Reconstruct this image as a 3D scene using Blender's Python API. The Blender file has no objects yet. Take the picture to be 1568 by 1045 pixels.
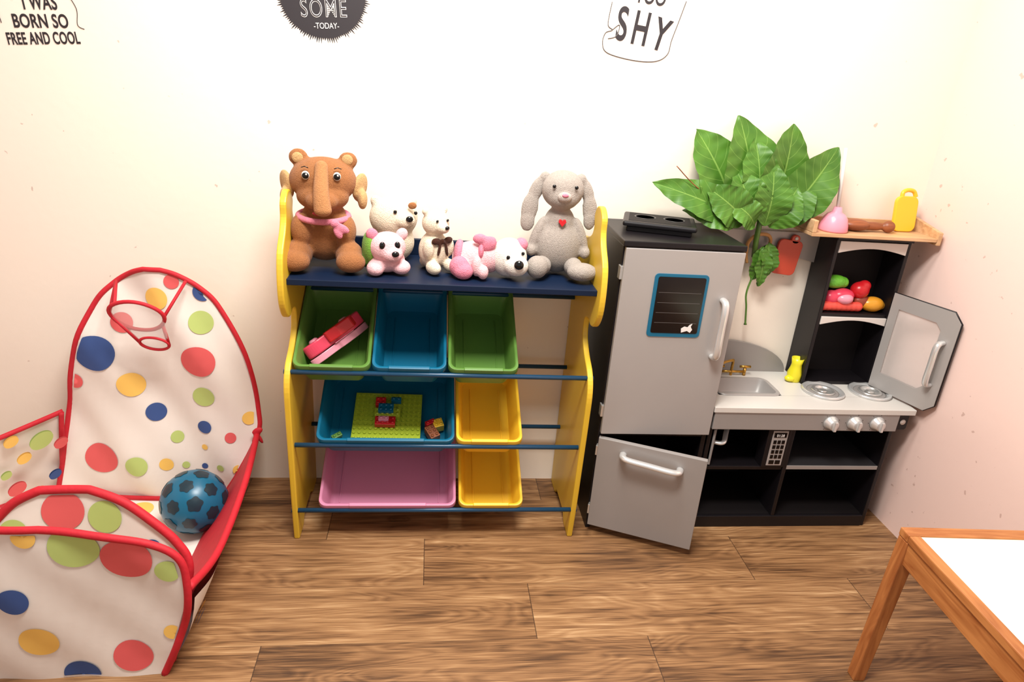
import bpy, bmesh, math, random
from mathutils import Vector, Matrix, Euler
random.seed(7)
scn=bpy.context.scene
col=scn.collection
try:
    scn.view_settings.view_transform='Standard'
    scn.view_settings.look='None'
except Exception: pass

# ---------------------------------------------------------------- materials
def lin(c):
    return tuple(((v/255.)/12.92 if v/255.<=.04045 else ((v/255.+.055)/1.055)**2.4) for v in c)+(1.,)
def newmat(n):
    m=bpy.data.materials.new(n);m.use_nodes=True
    return m,m.node_tree.nodes,m.node_tree.links,m.node_tree.nodes['Principled BSDF']
def mat(n,c,rough=.5,metal=0.,var=.06,vs=8.,bump=0.,bs=200.,spec=.5,trans=0.,alpha=1.,coat=0.):
    m,N,L,b=newmat(n)
    tc=N.new('ShaderNodeTexCoord')
    nz=N.new('ShaderNodeTexNoise');nz.inputs['Scale'].default_value=vs;nz.inputs['Detail'].default_value=4
    L.new(tc.outputs['Object'],nz.inputs['Vector'])
    mx=N.new('ShaderNodeMix');mx.data_type='RGBA'
    l=lin(c)
    mx.inputs[6].default_value=tuple(v*(1-var) for v in l[:3])+(1,)
    mx.inputs[7].default_value=tuple(min(1,v*(1+var)) for v in l[:3])+(1,)
    L.new(nz.outputs['Fac'],mx.inputs[0]);L.new(mx.outputs[2],b.inputs['Base Color'])
    b.inputs['Roughness'].default_value=rough;b.inputs['Metallic'].default_value=metal
    b.inputs['Specular IOR Level'].default_value=spec
    b.inputs['Transmission Weight'].default_value=trans;b.inputs['Alpha'].default_value=alpha
    b.inputs['Coat Weight'].default_value=coat
    if bump>0:
        n2=N.new('ShaderNodeTexNoise');n2.inputs['Scale'].default_value=bs;n2.inputs['Detail'].default_value=3
        L.new(tc.outputs['Object'],n2.inputs['Vector'])
        bp=N.new('ShaderNodeBump');bp.inputs['Strength'].default_value=bump;bp.inputs['Distance'].default_value=.003
        L.new(n2.outputs['Fac'],bp.inputs['Height']);L.new(bp.outputs[0],b.inputs['Normal'])
    return m
def plush(n,c): 
    m=mat(n,c,rough=.95,var=.22,vs=150,bump=1.,bs=380,spec=.05)
    m.node_tree.nodes['Principled BSDF'].inputs['Sheen Weight'].default_value=.12
    return m
def woodmat(n,c1,c2,axis=0,scale=14):
    m,N,L,b=newmat(n)
    tc=N.new('ShaderNodeTexCoord');mp=N.new('ShaderNodeMapping')
    s=[scale*3]*3;s[axis]=scale*.3;mp.inputs['Scale'].default_value=s
    L.new(tc.outputs['Object'],mp.inputs[0])
    nz=N.new('ShaderNodeTexNoise');nz.inputs['Scale'].default_value=1.3;nz.inputs['Detail'].default_value=7;nz.inputs['Distortion'].default_value=.8
    L.new(mp.outputs[0],nz.inputs['Vector'])
    r=N.new('ShaderNodeValToRGB');r.color_ramp.elements[0].position=.32;r.color_ramp.elements[1].position=.68
    r.color_ramp.elements[0].color=lin(c1);r.color_ramp.elements[1].color=lin(c2)
    L.new(nz.outputs['Fac'],r.inputs[0]);L.new(r.outputs[0],b.inputs['Base Color'])
    b.inputs['Roughness'].default_value=.45
    return m
M={}
M['black']=mat('black_laminate',(20,17,20),rough=.38,var=.1,spec=.35)
M['blackin']=mat('black_interior',(20,16,17),rough=.6,var=.1,spec=.2)
M['silver']=mat('silver_laminate',(164,159,156),rough=.42,metal=.15,var=.03)
M['silver2']=mat('grey_laminate',(150,145,142),rough=.42,metal=.15,var=.03)
M['steel']=mat('brushed_steel',(205,203,200),rough=.25,metal=.7,var=.03)
M['chrome']=mat('handle_metal',(215,215,214),rough=.22,metal=.55,var=.02)
M['counter']=mat('counter_top_white',(206,202,196),rough=.35,var=.02)
M['offwhite']=mat('offwhite_panel',(214,206,200),rough=.5,var=.02)
M['yellow']=mat('yellow_paint',(216,178,50),rough=.38,var=.05)
M['navy']=mat('navy_paint',(13,28,52),rough=.45,var=.05,spec=.25)
M['rod']=mat('blue_rod',(16,62,92),rough=.35,var=.05)
M['bgreen']=mat('green_plastic',(90,130,56),rough=.33,var=.05)
M['bblue']=mat('blue_plastic',(8,96,128),rough=.33,var=.05)
M['byellow']=mat('yellow_plastic',(236,188,48),rough=.33,var=.03)
M['bpink']=mat('pink_plastic',(204,130,162),rough=.33,var=.03)
M['red']=mat('red_ribbon',(188,20,38),rough=.7,var=.14,vs=30,bump=.3,bs=90)
M['cloth']=mat('white_nylon_cloth',(232,223,214),rough=.8,var=.03,vs=5,bump=.35,bs=16)
M['net']=mat('white_netting',(238,232,230),rough=.8,alpha=.35)
M['d_red']=mat('dot_coral',(220,92,92),rough=.8)
M['d_blue']=mat('dot_blue',(52,78,134),rough=.8)
M['d_yel']=mat('dot_yellow',(240,194,96),rough=.8)
M['d_grn']=mat('dot_green',(180,198,114),rough=.8)
M['red_p']=mat('red_plastic',(196,28,36),rough=.3)
M['pinkred']=mat('pink_toy_plastic',(218,62,90),rough=.3)
M['ltpink']=mat('light_pink_plastic',(232,150,170),rough=.3)
M['ygrn']=mat('yellow_green_plastic',(162,180,48),rough=.3)
M['blk']=mat('black_shiny',(10,10,12),rough=.15,var=0)
M['dark']=mat('dark_grey_print',(46,44,46),rough=.4,var=0)
M['decal']=mat('wall_sticker_black',(38,32,36),rough=.6,var=.05)
M['decalw']=mat('wall_sticker_white',(225,220,216),rough=.6,var=.0)
M['decalg']=mat('wall_sticker_grey',(96,90,88),rough=.6,var=.0)
M['brass']=mat('brass',(196,150,70),rough=.25,metal=.8)
M['rope']=mat('rattan',(184,134,78),rough=.6,bump=.4,bs=100)
M['redboard']=mat('red_board_plastic',(190,66,42),rough=.4)
M['tbl_w']=mat('table_white_top',(238,240,214),rough=.35,var=.01)
M['wood_y']=woodmat('table_wood_along_y',(144,82,38),(184,122,68),1)
M['wood_x']=woodmat('table_wood_along_x',(152,88,42),(192,130,76),0)
M['wood_z']=woodmat('table_wood_along_z',(140,78,36),(180,116,64),2)
M['pine']=woodmat('light_pine',(186,142,100),(216,176,134),0)
M['brownw']=woodmat('brown_wood_toy',(110,56,28),(150,84,46),0)

def mesh_obj(name,verts,faces,m=None,parent=None,smooth=False):
    me=bpy.data.meshes.new(name);me.from_pydata([tuple(v) for v in verts],[],faces);me.update()
    o=bpy.data.objects.new(name,me);col.objects.link(o)
    if m: me.materials.append(m)
    if parent: o.parent=parent
    if smooth:
        for p in me.polygons:p.use_smooth=True
    return o
def empty(name,loc=(0,0,0),rot=(0,0,0),s=1.):
    e=bpy.data.objects.new(name,None);col.objects.link(e);e.location=loc;e.rotation_euler=rot
    e.scale=s if isinstance(s,tuple) else (s,s,s);e.empty_display_size=.05
    return e
def bevel(o,w=.002,seg=2):
    b=o.modifiers.new('b','BEVEL');b.width=w;b.segments=seg;b.limit_method='ANGLE';return o
def box(name,p,x0,x1,y0,y1,z0,z1,m,bv=.002,rot=None,seg=2):
    cx,cy,cz=(x0+x1)/2,(y0+y1)/2,(z0+z1)/2
    hx,hy,hz=abs(x1-x0)/2,abs(y1-y0)/2,abs(z1-z0)/2
    v=[(sx*hx,sy*hy,sz*hz) for sx in(-1,1) for sy in(-1,1) for sz in(-1,1)]
    f=[(0,1,3,2),(4,6,7,5),(0,4,5,1),(2,3,7,6),(0,2,6,4),(1,5,7,3)]
    o=mesh_obj(name,v,f,m,p);o.location=(cx,cy,cz)
    if rot:o.rotation_euler=rot
    if bv>0:bevel(o,bv,seg)
    return o
def sweep(name,pts,r,m,p=None,closed=False,n=10,flat=1.):
    pts=[Vector(q) for q in pts];k=len(pts);V=[];F=[]
    up=None
    for i,q in enumerate(pts):
        a=pts[i-1] if (i>0 or closed) else q
        b=pts[(i+1)%k] if (i<k-1 or closed) else q
        t=(b-a).normalized()
        if up is None:
            up=Vector((0,0,1)) if abs(t.z)<.9 else Vector((1,0,0))
        s=t.cross(up).normalized();up=s.cross(t).normalized()
        rr=r[i] if isinstance(r,(list,tuple)) else r
        for j in range(n):
            an=2*math.pi*j/n
            V.append(q+s*math.cos(an)*rr*flat+up*math.sin(an)*rr)
    for i in range(k if closed else k-1):
        for j in range(n):
            a=i*n+j;b=i*n+(j+1)%n;c=((i+1)%k)*n+(j+1)%n;d=((i+1)%k)*n+j
            F.append((a,b,c,d))
    if not closed:
        F.append(tuple(range(n-1,-1,-1)));F.append(tuple(range((k-1)*n,k*n)))
    return mesh_obj(name,V,F,m,p,True)
def smoothcurve(P,n=8,closed=False):
    P=[Vector(q) for q in P];k=len(P);out=[]
    rng=range(k) if closed else range(k-1)
    for i in rng:
        if closed:p0,p1,p2,p3=P[i-1],P[i],P[(i+1)%k],P[(i+2)%k]
        else:p0=P[max(i-1,0)];p1=P[i];p2=P[i+1];p3=P[min(i+2,k-1)]
        for j in range(n):
            t=j/n
            out.append(.5*((2*p1)+(-p0+p2)*t+(2*p0-5*p1+4*p2-p3)*t*t+(-p0+3*p1-3*p2+p3)*t**3))
    if not closed:out.append(P[-1])
    return out
def prism(name,poly,axis,a,b,m,p=None,bv=.0):
    def mk(u,v,w):
        return {'x':(w,u,v),'y':(u,w,v),'z':(u,v,w)}[axis]
    n=len(poly)
    V=[mk(u,v,a) for u,v in poly]+[mk(u,v,b) for u,v in poly]
    F=[tuple(range(n)),tuple(range(2*n-1,n-1,-1))]+[(i,(i+1)%n,n+(i+1)%n,n+i) for i in range(n)]
    o=mesh_obj(name,V,F,m,p)
    bm=bmesh.new();bm.from_mesh(o.data);bmesh.ops.recalc_face_normals(bm,faces=bm.faces);bm.to_mesh(o.data);bm.free()
    if bv:bevel(o,bv,2)
    return o
def rrect(w,l,r,n=5,cx=0,cy=0):
    out=[]
    for (sx,sy,a0) in((1,1,0),(-1,1,90),(-1,-1,180),(1,-1,270)):
        for i in range(n+1):
            a=math.radians(a0+90*i/n)
            out.append((cx+sx*(w/2-r)+r*math.cos(a),cy+sy*(l/2-r)+r*math.sin(a)))
    return out
def lathe(name,prof,m,p,loc=(0,0,0),n=28,rot=None):
    V=[];F=[];k=len(prof)
    for r,z in prof:
        for j in range(n):
            a=2*math.pi*j/n;V.append((r*math.cos(a),r*math.sin(a),z))
    for i in range(k-1):
        for j in range(n):F.append((i*n+j,i*n+(j+1)%n,(i+1)*n+(j+1)%n,(i+1)*n+j))
    F.append(tuple(range(n-1,-1,-1)));F.append(tuple(range((k-1)*n,k*n)))
    o=mesh_obj(name,V,F,m,p,True);o.location=loc
    if rot:o.rotation_euler=rot
    return o
def blob(name,ells,m,p,vox=.0045,sm=6):
    """continuous soft surface grown from overlapping ellipsoids (x,y,z,rx,ry,rz[,rot_xyz deg])"""
    bm=bmesh.new()
    for e in ells:
        mt=Matrix.Translation(e[:3])
        if len(e)>6: mt=mt@Euler([math.radians(q) for q in e[6]]).to_matrix().to_4x4()
        mt=mt@Matrix.Diagonal((e[3],e[4],e[5],1))
        bmesh.ops.create_icosphere(bm,subdivisions=4,radius=1,matrix=mt)
    me=bpy.data.meshes.new(name);bm.to_mesh(me);bm.free()
    o=bpy.data.objects.new(name,me);col.objects.link(o);me.materials.append(m);o.parent=p
    for q in me.polygons:q.use_smooth=True
    if len(ells)>1:
        r=o.modifiers.new('r','REMESH');r.mode='VOXEL';r.voxel_size=vox;r.use_smooth_shade=True
        s=o.modifiers.new('s','SMOOTH');s.factor=.6;s.iterations=sm
    return o

# ---------------------------------------------------------------- room
def wallmat(n,c,c2,th=.75):
    m,N,L,b=newmat(n)
    tc=N.new('ShaderNodeTexCoord')
    nz=N.new('ShaderNodeTexNoise');nz.inputs['Scale'].default_value=1.2;nz.inputs['Detail'].default_value=3
    L.new(tc.outputs['Object'],nz.inputs['Vector'])
    mx=N.new('ShaderNodeMix');mx.data_type='RGBA';mx.inputs[6].default_value=lin(c);mx.inputs[7].default_value=lin(c2)
    L.new(nz.outputs['Fac'],mx.inputs[0])
    n3=N.new('ShaderNodeTexNoise');n3.inputs['Scale'].default_value=34;n3.inputs['Detail'].default_value=3
    L.new(tc.outputs['Object'],n3.inputs['Vector'])
    r=N.new('ShaderNodeValToRGB');r.color_ramp.elements[0].position=th;r.color_ramp.elements[1].position=th+.02
    r.color_ramp.elements[0].color=(0,0,0,1);r.color_ramp.elements[1].color=(.5,.5,.5,1)
    L.new(n3.outputs['Fac'],r.inputs[0])
    m2=N.new('ShaderNodeMix');m2.data_type='RGBA';m2.inputs[7].default_value=lin((170,130,118))
    L.new(r.outputs[0],m2.inputs[0]);L.new(mx.outputs[2],m2.inputs[6]);L.new(m2.outputs[2],b.inputs['Base Color'])
    n2=N.new('ShaderNodeTexNoise');n2.inputs['Scale'].default_value=40;n2.inputs['Detail'].default_value=5
    L.new(tc.outputs['Object'],n2.inputs['Vector'])
    bp=N.new('ShaderNodeBump');bp.inputs['Strength'].default_value=.12;bp.inputs['Distance'].default_value=.004
    L.new(n2.outputs['Fac'],bp.inputs['Height']);L.new(bp.outputs[0],b.inputs['Normal'])
    b.inputs['Roughness'].default_value=.45
    return m
WX=1.687
box('wall_back',None,-2.3,WX+.1,0,.1,-.05,2.7,wallmat('wall_paint_cream',(242,229,214),(245,234,220)),0)
pinkwall=wallmat('wall_paint_pink',(237,207,197),(241,214,205),.705)
box('wall_right',None,WX,WX+.1,-3.4,0,-.05,2.7,pinkwall,0)
box('bounce_wall_left',None,-2.4,-2.3,-3.4,.1,-.05,2.7,pinkwall,0)  # out of view, added to bounce pink light onto the left side

def floormat():
    m,N,L,b=newmat('vinyl_wood_planks')
    tc=N.new('ShaderNodeTexCoord');sp=N.new('ShaderNodeSeparateXYZ');L.new(tc.outputs['Object'],sp.inputs[0])
    def mth(op,a,b_=None,c=None):
        q=N.new('ShaderNodeMath');q.operation=op
        for i,v in enumerate((a,b_,c)):
            if v is None:continue
            if isinstance(v,(int,float)):q.inputs[i].default_value=v
            else:L.new(v,q.inputs[i])
        return q.outputs[0]
    OX,OY=FLC
    X=mth('ADD',sp.outputs['X'],OX);Y=mth('ADD',sp.outputs['Y'],OY)
    ry=mth('DIVIDE',mth('ADD',Y,.355+.216*20),.216)
    row=mth('FLOOR',ry);fy=mth('FRACT',ry)
    off=mth('MULTIPLY',mth('SUBTRACT',19,row),.315)
    rx=mth('DIVIDE',mth('ADD',mth('SUBTRACT',X,off),10.49),1.05)
    ix=mth('FLOOR',rx);fx=mth('FRACT',rx)
    idv=mth('ADD',mth('MULTIPLY',row,7.31),mth('MULTIPLY',ix,3.77))
    wn=N.new('ShaderNodeTexWhiteNoise');wn.noise_dimensions='1D';L.new(idv,wn.inputs['W'])
    cb=N.new('ShaderNodeCombineXYZ');L.new(X,cb.inputs[0]);L.new(Y,cb.inputs[1]);L.new(mth('MULTIPLY',wn.outputs['Value'],37.),cb.inputs[2])
    def grain(sx,sy,sc,det,dis):
        mp=N.new('ShaderNodeMapping');mp.inputs['Scale'].default_value=(sx,sy,1);L.new(cb.outputs[0],mp.inputs[0])
        q=N.new('ShaderNodeTexNoise');q.inputs['Scale'].default_value=sc;q.inputs['Detail'].default_value=det;q.inputs['Distortion'].default_value=dis
        L.new(mp.outputs[0],q.inputs['Vector']);return q.outputs['Fac']
    g1=grain(1.5,34,1.6,10,.5);g2=grain(3.5,190,2.4,6,.1);g3=grain(1.5,3.5,1.5,3,.4)
    rings=mth('FRACT',mth('MULTIPLY',grain(1.3,7.5,1.3,2,.4),16.))
    rings=mth('ABSOLUTE',mth('SUBTRACT',rings,.5))
    f=mth('ADD',mth('ADD',mth('MULTIPLY',g1,.36),mth('MULTIPLY',g2,.42)),mth('ADD',mth('MULTIPLY',rings,.12),mth('MULTIPLY',g3,.28)))
    f=mth('ADD',f,mth('MULTIPLY',mth('SUBTRACT',wn.outputs['Value'],.5),.05))
    vo=N.new('ShaderNodeTexVoronoi');vo.inputs['Scale'].default_value=1.
    mp=N.new('ShaderNodeMapping');mp.inputs['Scale'].default_value=(1.9,4.2,1);L.new(cb.outputs[0],mp.inputs[0]);L.new(mp.outputs[0],vo.inputs['Vector'])
    kd=vo.outputs['Distance']
    knot=mth('MULTIPLY',mth('LESS_THAN',kd,.085),mth('ADD',.35,mth('MULTIPLY',mth('FRACT',mth('MULTIPLY',kd,40.)),.65)))
    f=mth('SUBTRACT',f,mth('MULTIPLY',knot,.07))
    r=N.new('ShaderNodeValToRGB');e=r.color_ramp.elements
    e[0].position=.43;e[0].color=lin((72,48,30));e[1].position=.76;e[1].color=lin((200,164,122))
    for pos,c in((.50,(106,74,46)),(.565,(136,98,64)),(.64,(158,119,80))):
        q=e.new(pos);q.color=lin(c)
    L.new(f,r.inputs[0])
    dy=mth('MULTIPLY',mth('SUBTRACT',.5,mth('ABSOLUTE',mth('SUBTRACT',fy,.5))),.216)
    dx=mth('MULTIPLY',mth('SUBTRACT',.5,mth('ABSOLUTE',mth('SUBTRACT',fx,.5))),1.05)
    seam=mth('MAXIMUM',mth('MULTIPLY',mth('LESS_THAN',dy,.0009),.5),mth('LESS_THAN',dx,.0013))
    mx=N.new('ShaderNodeMix');mx.data_type='RGBA';mx.inputs[7].default_value=lin((50,32,20))
    L.new(mth('MULTIPLY',seam,.8),mx.inputs[0]);L.new(r.outputs[0],mx.inputs[6]);L.new(mx.outputs[2],b.inputs['Base Color'])
    bp=N.new('ShaderNodeBump');bp.inputs['Strength'].default_value=.15;bp.inputs['Distance'].default_value=.002
    L.new(g2,bp.inputs['Height']);L.new(bp.outputs[0],b.inputs['Normal'])
    b.inputs['Roughness'].default_value=.45;b.inputs['Specular IOR Level'].default_value=.4
    return m
FLC=((-2.3+WX+.1)/2,(-3.4+.1)/2)
box('floor',None,-2.3,WX+.1,-3.4,.1,-.05,0,floormat(),0)

# wall stickers ---------------------------------------------------
def text(name,body,x,z,size,m,p,rot=0,sx=1.,off=.0,y=-.0012,sp=1.):
    c=bpy.data.curves.new(name,'FONT');c.body=body;c.size=size;c.extrude=.0004;c.offset=off;c.space_character=sp
    c.align_x='CENTER';c.materials.append(m)
    o=bpy.data.objects.new(name,c);col.objects.link(o);o.parent=p
    o.location=(x,y,z);o.rotation_euler=(math.radians(90),math.radians(-rot),0);o.scale=(sx,1,1)
    return o
s1=empty('wall_sticker_born_so_free')
text('line_1','I WAS',-1.078,1.512,.052,M['decal'],s1,4,.62,.0009,sp=1.05)
text('line_2','BORN SO',-1.083,1.466,.048,M['decal'],s1,4,.68,.0009,sp=1.05)
text('line_3','FREE AND COOL',-1.083,1.424,.043,M['decal'],s1,5,.56,.0009,sp=1.05)
sweep('loop_right',smoothcurve([(-1.005,-.0015,1.56),(-.985,-.0015,1.52),(-.988,-.0015,1.48),(-.972,-.0015,1.47)]),.0009,M['decal'],s1,n=5)
sweep('loop_left',smoothcurve([(-1.17,-.0015,1.56),(-1.19,-.0015,1.52),(-1.185,-.0015,1.47)]),.0009,M['decal'],s1,n=5)
s2=empty('wall_sticker_awesome_today')
poly=[]
for i in range(260):
    a=2*math.pi*i/260;r=.119+(random.uniform(.0,.012) if i%2 else -.006)
    poly.append((-.322+r*math.cos(a+random.uniform(-.01,.01))*1.04,1.612+r*math.sin(a)))
prism('brush_disc',poly,'y',-.001,-.0002,M['decal'],s2)
text('some','SOME',-.318,1.553,.066,M['decalw'],s2,4,.70,.0005,-.0016,1.18)
text('some_core','SOME',-.318,1.553,.066,M['decal'],s2,4,.70,-.0014,-.0024,1.18)
text('today','-TODAY-',-.312,1.523,.022,M['decalw'],s2,4,.8,.0,-.0016)
text('awe','AWE',-.325,1.628,.066,M['decalw'],s2,4,.72,.0,-.0016)
s3=empty('wall_sticker_too_shy')
text('shy_s','S',.552,1.560,.130,M['decal'],s3,-2,.60,.0020)
text('shy_h','H',.608,1.552,.130,M['decal'],s3,-6,.56,.0020)
text('shy_y','Y',.668,1.542,.125,M['decal'],s3,-12,.62,.0020)
text('too','TOO',.630,1.664,.06,M['decal'],s3,-3,.7,.0010)
OUT=smoothcurve([(.515,-.0012,1.66),(.51,-.0012,1.60),(.525,-.0012,1.585),(.505,-.0012,1.575),(.50,-.0012,1.545),(.52,-.0012,1.52),(.60,-.0012,1.506),(.67,-.0012,1.508),(.705,-.0012,1.53),(.712,-.0012,1.57),(.725,-.0012,1.62),(.74,-.0012,1.68)])
sweep('outline',OUT,.0014,M['decalg'],s3,n=5)
sweep('curl',smoothcurve([(.525,-.0012,1.585),(.545,-.0012,1.60),(.54,-.0012,1.57),(.515,-.0012,1.56)]),.0014,M['decalg'],s3,n=5)

# ---------------------------------------------------------------- toy organizer
org=empty('toy_storage_organizer')
prof=[(-.350,.0),(-.362,.12),(-.372,.30),(-.380,.46),(-.380,.555),(-.350,.61),(-.285,.645),(-.235,.69),(-.235,.745),(-.275,.762),(-.31,.752),(-.35,.765),(-.382,.81),(-.388,.88),(-.372,.95),(-.325,1.0),(-.305,1.035),(-.30,1.075),(-.265,1.10),(-.225,1.095),(-.205,1.065),(-.215,1.035),(-.195,1.005),(-.14,.985),(-.06,.97),(-.015,.95),(-.012,.86)]
pc=[tuple(v) for v in [(q.x,q.y) for q in smoothcurve([(a,b,0) for a,b in prof],5)]]
pc+=[(-.012,.0),(-.09,.0),(-.12,.03),(-.25,.03),(-.28,.0)]
XL0,XL1,XR0,XR1=-.407,-.389,.488,.506
prism('side_panel_1',pc,'x',XL0,XL1,M['yellow'],org,.004)
prism('side_panel_2',pc,'x',XR0,XR1,M['yellow'],org,.004)
box('top_board',org,XL1,XR0,-.350,-.02,.856,.874,M['navy'],.002)
box('back_lip',org,XL1,XR0,-.034,-.018,.874,.925,M['navy'],.002)
for i,z in enumerate((.594,.350,.112)):
    sweep('front_rod_%d'%(i+1),[(XL0-.002,-.352,z),(XR1+.002,-.352,z)],.0075,M['rod'],org,n=14)
for i,z in enumerate((.758,.500,.262)):
    sweep('back_rod_%d'%(i+1),[(XL0-.001,-.062,z),(XR1+.001,-.062,z)],.0075,M['rod'],org,n=14)

def bin_(name,xa,xb,zf,zb,m,D=.10,yf=-.358,yb=-.05):
    W=xb-xa;e=Vector((0,yb-yf,zb-zf));Ln=e.length;v=e.normalized();n=Vector((1,0,0)).cross(v)
    mt=Matrix(((1,0*0,0,0),(0,v.y,n.y,0),(0,v.z,n.z,0),(0,0,0,1)))
    c=Vector(((xa+xb)/2,(yf+yb)/2,(zf+zb)/2))
    E=empty(name);E.matrix_world=Matrix.Translation(c)@mt
    lv=[(W,Ln,.026,-.016),(W,Ln,.026,-.001),(W-.003,Ln-.003,.025,.003),(W-.016,Ln-.016,.022,.0035),(W-.020,Ln-.020,.022,.0015),
        (W-.024,Ln-.026,.022,-.012),(W-.032,Ln-.036,.022,-.018),(W-.048,Ln-.058,.022,-D*.82),(W-.056,Ln-.066,.022,-D+.004),(W-.074,Ln-.086,.020,-D+.0005),
        ]
    lo=[(W-.070,Ln-.080,.020,-D-.003),(W-.050,Ln-.060,.022,-D),(W-.016,Ln-.018,.020,-.015)]
    V=[];F=[];rings=[]
    def ring(w,l,r,z):
        s=len(V)
        for x,y in rrect(w,l,r): V.append((x,y,z))
        rings.append(s)
    for a in lv:ring(*a)
    k=len(rrect(1,1,.1))
    for i in range(len(lv)-1):
        for j in range(k):F.append((rings[i]+j,rings[i]+(j+1)%k,rings[i+1]+(j+1)%k,rings[i+1]+j))
    F.append(tuple(rings[-1]+j for j in range(k)))
    s0=len(rings)
    for a in lo:ring(*a)
    F.append(tuple(rings[s0]+j for j in reversed(range(k))))
    for i in range(s0,s0+2):
        for j in range(k):F.append((rings[i]+j,rings[i]+(j+1)%k,rings[i+1]+(j+1)%k,rings[i+1]+j))
    o=mesh_obj('tub',V,F,m,E,True)
    bm=bmesh.new();bm.from_mesh(o.data);bmesh.ops.recalc_face_normals(bm,faces=bm.faces);bm.to_mesh(o.data);bm.free()
    for q in o.data.polygons:q.use_smooth=True
    es=o.modifiers.new('e','EDGE_SPLIT');es.split_angle=math.radians(50)
    for sgn in(-1,1):
        box('grip_tab_%d'%(1 if sgn<0 else 2),E,-W*.28,W*.28,sgn*(Ln/2-.005)-.006,sgn*(Ln/2-.005)+.006,-.014,.0055,m,.003)
    for sx in(-1,1):
        box('floor_rib',E,sx*(W/2-.055)-.002,sx*(W/2-.055)+.002,-Ln/2+.06,Ln/2-.06,-D+.0,-D+.003,m,.001)
    return E
B1=bin_('green_storage_bin',-.386,-.163,.612,.778,M['bgreen'])
B2=bin_('blue_storage_bin',-.160,.060,.612,.778,M['bblue'])
B3=bin_('green_storage_bin.001',.064,.277,.612,.778,M['bgreen'])
B4=bin_('large_blue_storage_bin',-.328,.094,.368,.520,M['bblue'])
B5=bin_('yellow_storage_bin',.098,.308,.368,.520,M['byellow'])
B6=bin_('large_pink_storage_bin',-.328,.108,.130,.282,M['bpink'],.088)
B7=bin_('yellow_storage_bin.001',.116,.328,.130,.282,M['byellow'],.088)

lego=empty('building_brick_baseplate')
lego.matrix_world=B4.matrix_world@Matrix.Translation((.0,-.022,-.082))@Euler((math.radians(0),0,math.radians(-1))).to_matrix().to_4x4()
box('plate',lego,-.115,.105,-.094,.094,-.004,.004,M['ygrn'],.001)
V=[];F=[]
for i in range(13):
    for j in range(11):
        cx,cy=-.107+i*.0170,-.084+j*.0168;s=len(V)
        for z in(.004,.0085):
            for k in range(8):V.append((cx+.0050*math.cos(k*math.pi/4),cy+.0050*math.sin(k*math.pi/4),z))
        for k in range(8):F.append((s+k,s+(k+1)%8,s+8+(k+1)%8,s+8+k))
        F.append(tuple(s+8+k for k in range(8)))
mesh_obj('studs',V,F,M['ygrn'],lego)
def brick(p,x,y,z,nx,ny,m,h=.018,rz=0):
    e=.0162;q=empty('brick');q.parent=p;q.location=(x,y,z);q.rotation_euler=(0,0,rz)
    box('brick_body',q,-nx*e/2,nx*e/2,-ny*e/2,ny*e/2,0,h,m,.001)
    for i in range(nx):
        for j in range(ny):
            lathe('stud',[(.0048,h),(.0048,h+.004)],m,q,((i-(nx-1)/2)*e,(j-(ny-1)/2)*e,0),8)
brick(lego,-.01,-.032,.009,4,2,M['red_p'])
brick(lego,-.005,.002,.009,5,2,M['ygrn'])
brick(lego,-.01,.010,.027,3,2,M['bblue'],.014)
brick(lego,-.015,-.030,.027,2,1,M['ltpink'],.010)
brick(lego,-.030,.045,.009,2,2,M['red_p'])
brick(lego,.020,.055,.009,2,1,M['bblue'])
lb=empty('loose_building_bricks');lb.matrix_world=B4.matrix_world@Matrix.Translation((0,-.03,-.092))
brick(lb,.142,-.062,.004,2,3,M['brownw'],.03,.5)
brick(lb,.160,-.028,.004,2,2,M['byellow'],.03,.3)
brick(lb,.135,-.025,.004,2,1,M['red_p'],.03,.5)
brick(lb,-.160,-.07,.006,2,1,M['bgreen'],.012,.6)

tc_=empty('pink_toy_phone_car');tc_.matrix_world=B1.matrix_world@Matrix.Translation((-.002,-.030,-.034))@Euler((math.radians(38),math.radians(-4),math.radians(46))).to_matrix().to_4x4()
side=[(-.098,-.022),(-.100,-.002),(-.07,.016),(-.02,.022),(.0,.036),(.050,.040),(.080,.026),(.100,.010),(.098,-.020),(.03,-.026),(-.04,-.026)]
sc=[(q.x,q.y) for q in smoothcurve([(a,b,0) for a,b in side],5,True)]
prism('body',sc,'y',-.010,.030,M['pinkred'],tc_,.006)
prism('lower_shell',[(a*1.02,b*.85-.002) for a,b in sc],'y',-.034,-.013,M['ltpink'],tc_,.006)
prism('roof_plate',[(-.03,.0),(-.035,.03),(.0,.050),(.052,.050),(.07,.03),(.06,.0)],'y',-.002,.034,M['red_p'],tc_,.004)
prism('window',[(-.022,.012),(-.022,.026),(.005,.036),(.045,.036),(.052,.02),(.05,.012)],'y',-.0120,-.0095,M['ltpink'],tc_,.001)
for x in(-.06,.055):
    lathe('wheel',[(.010,-.037),(.015,-.033),(.015,.028),(.010,.032)],M['ltpink'],tc_,(x,0,-.018),16,(math.pi/2,0,0))

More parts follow.
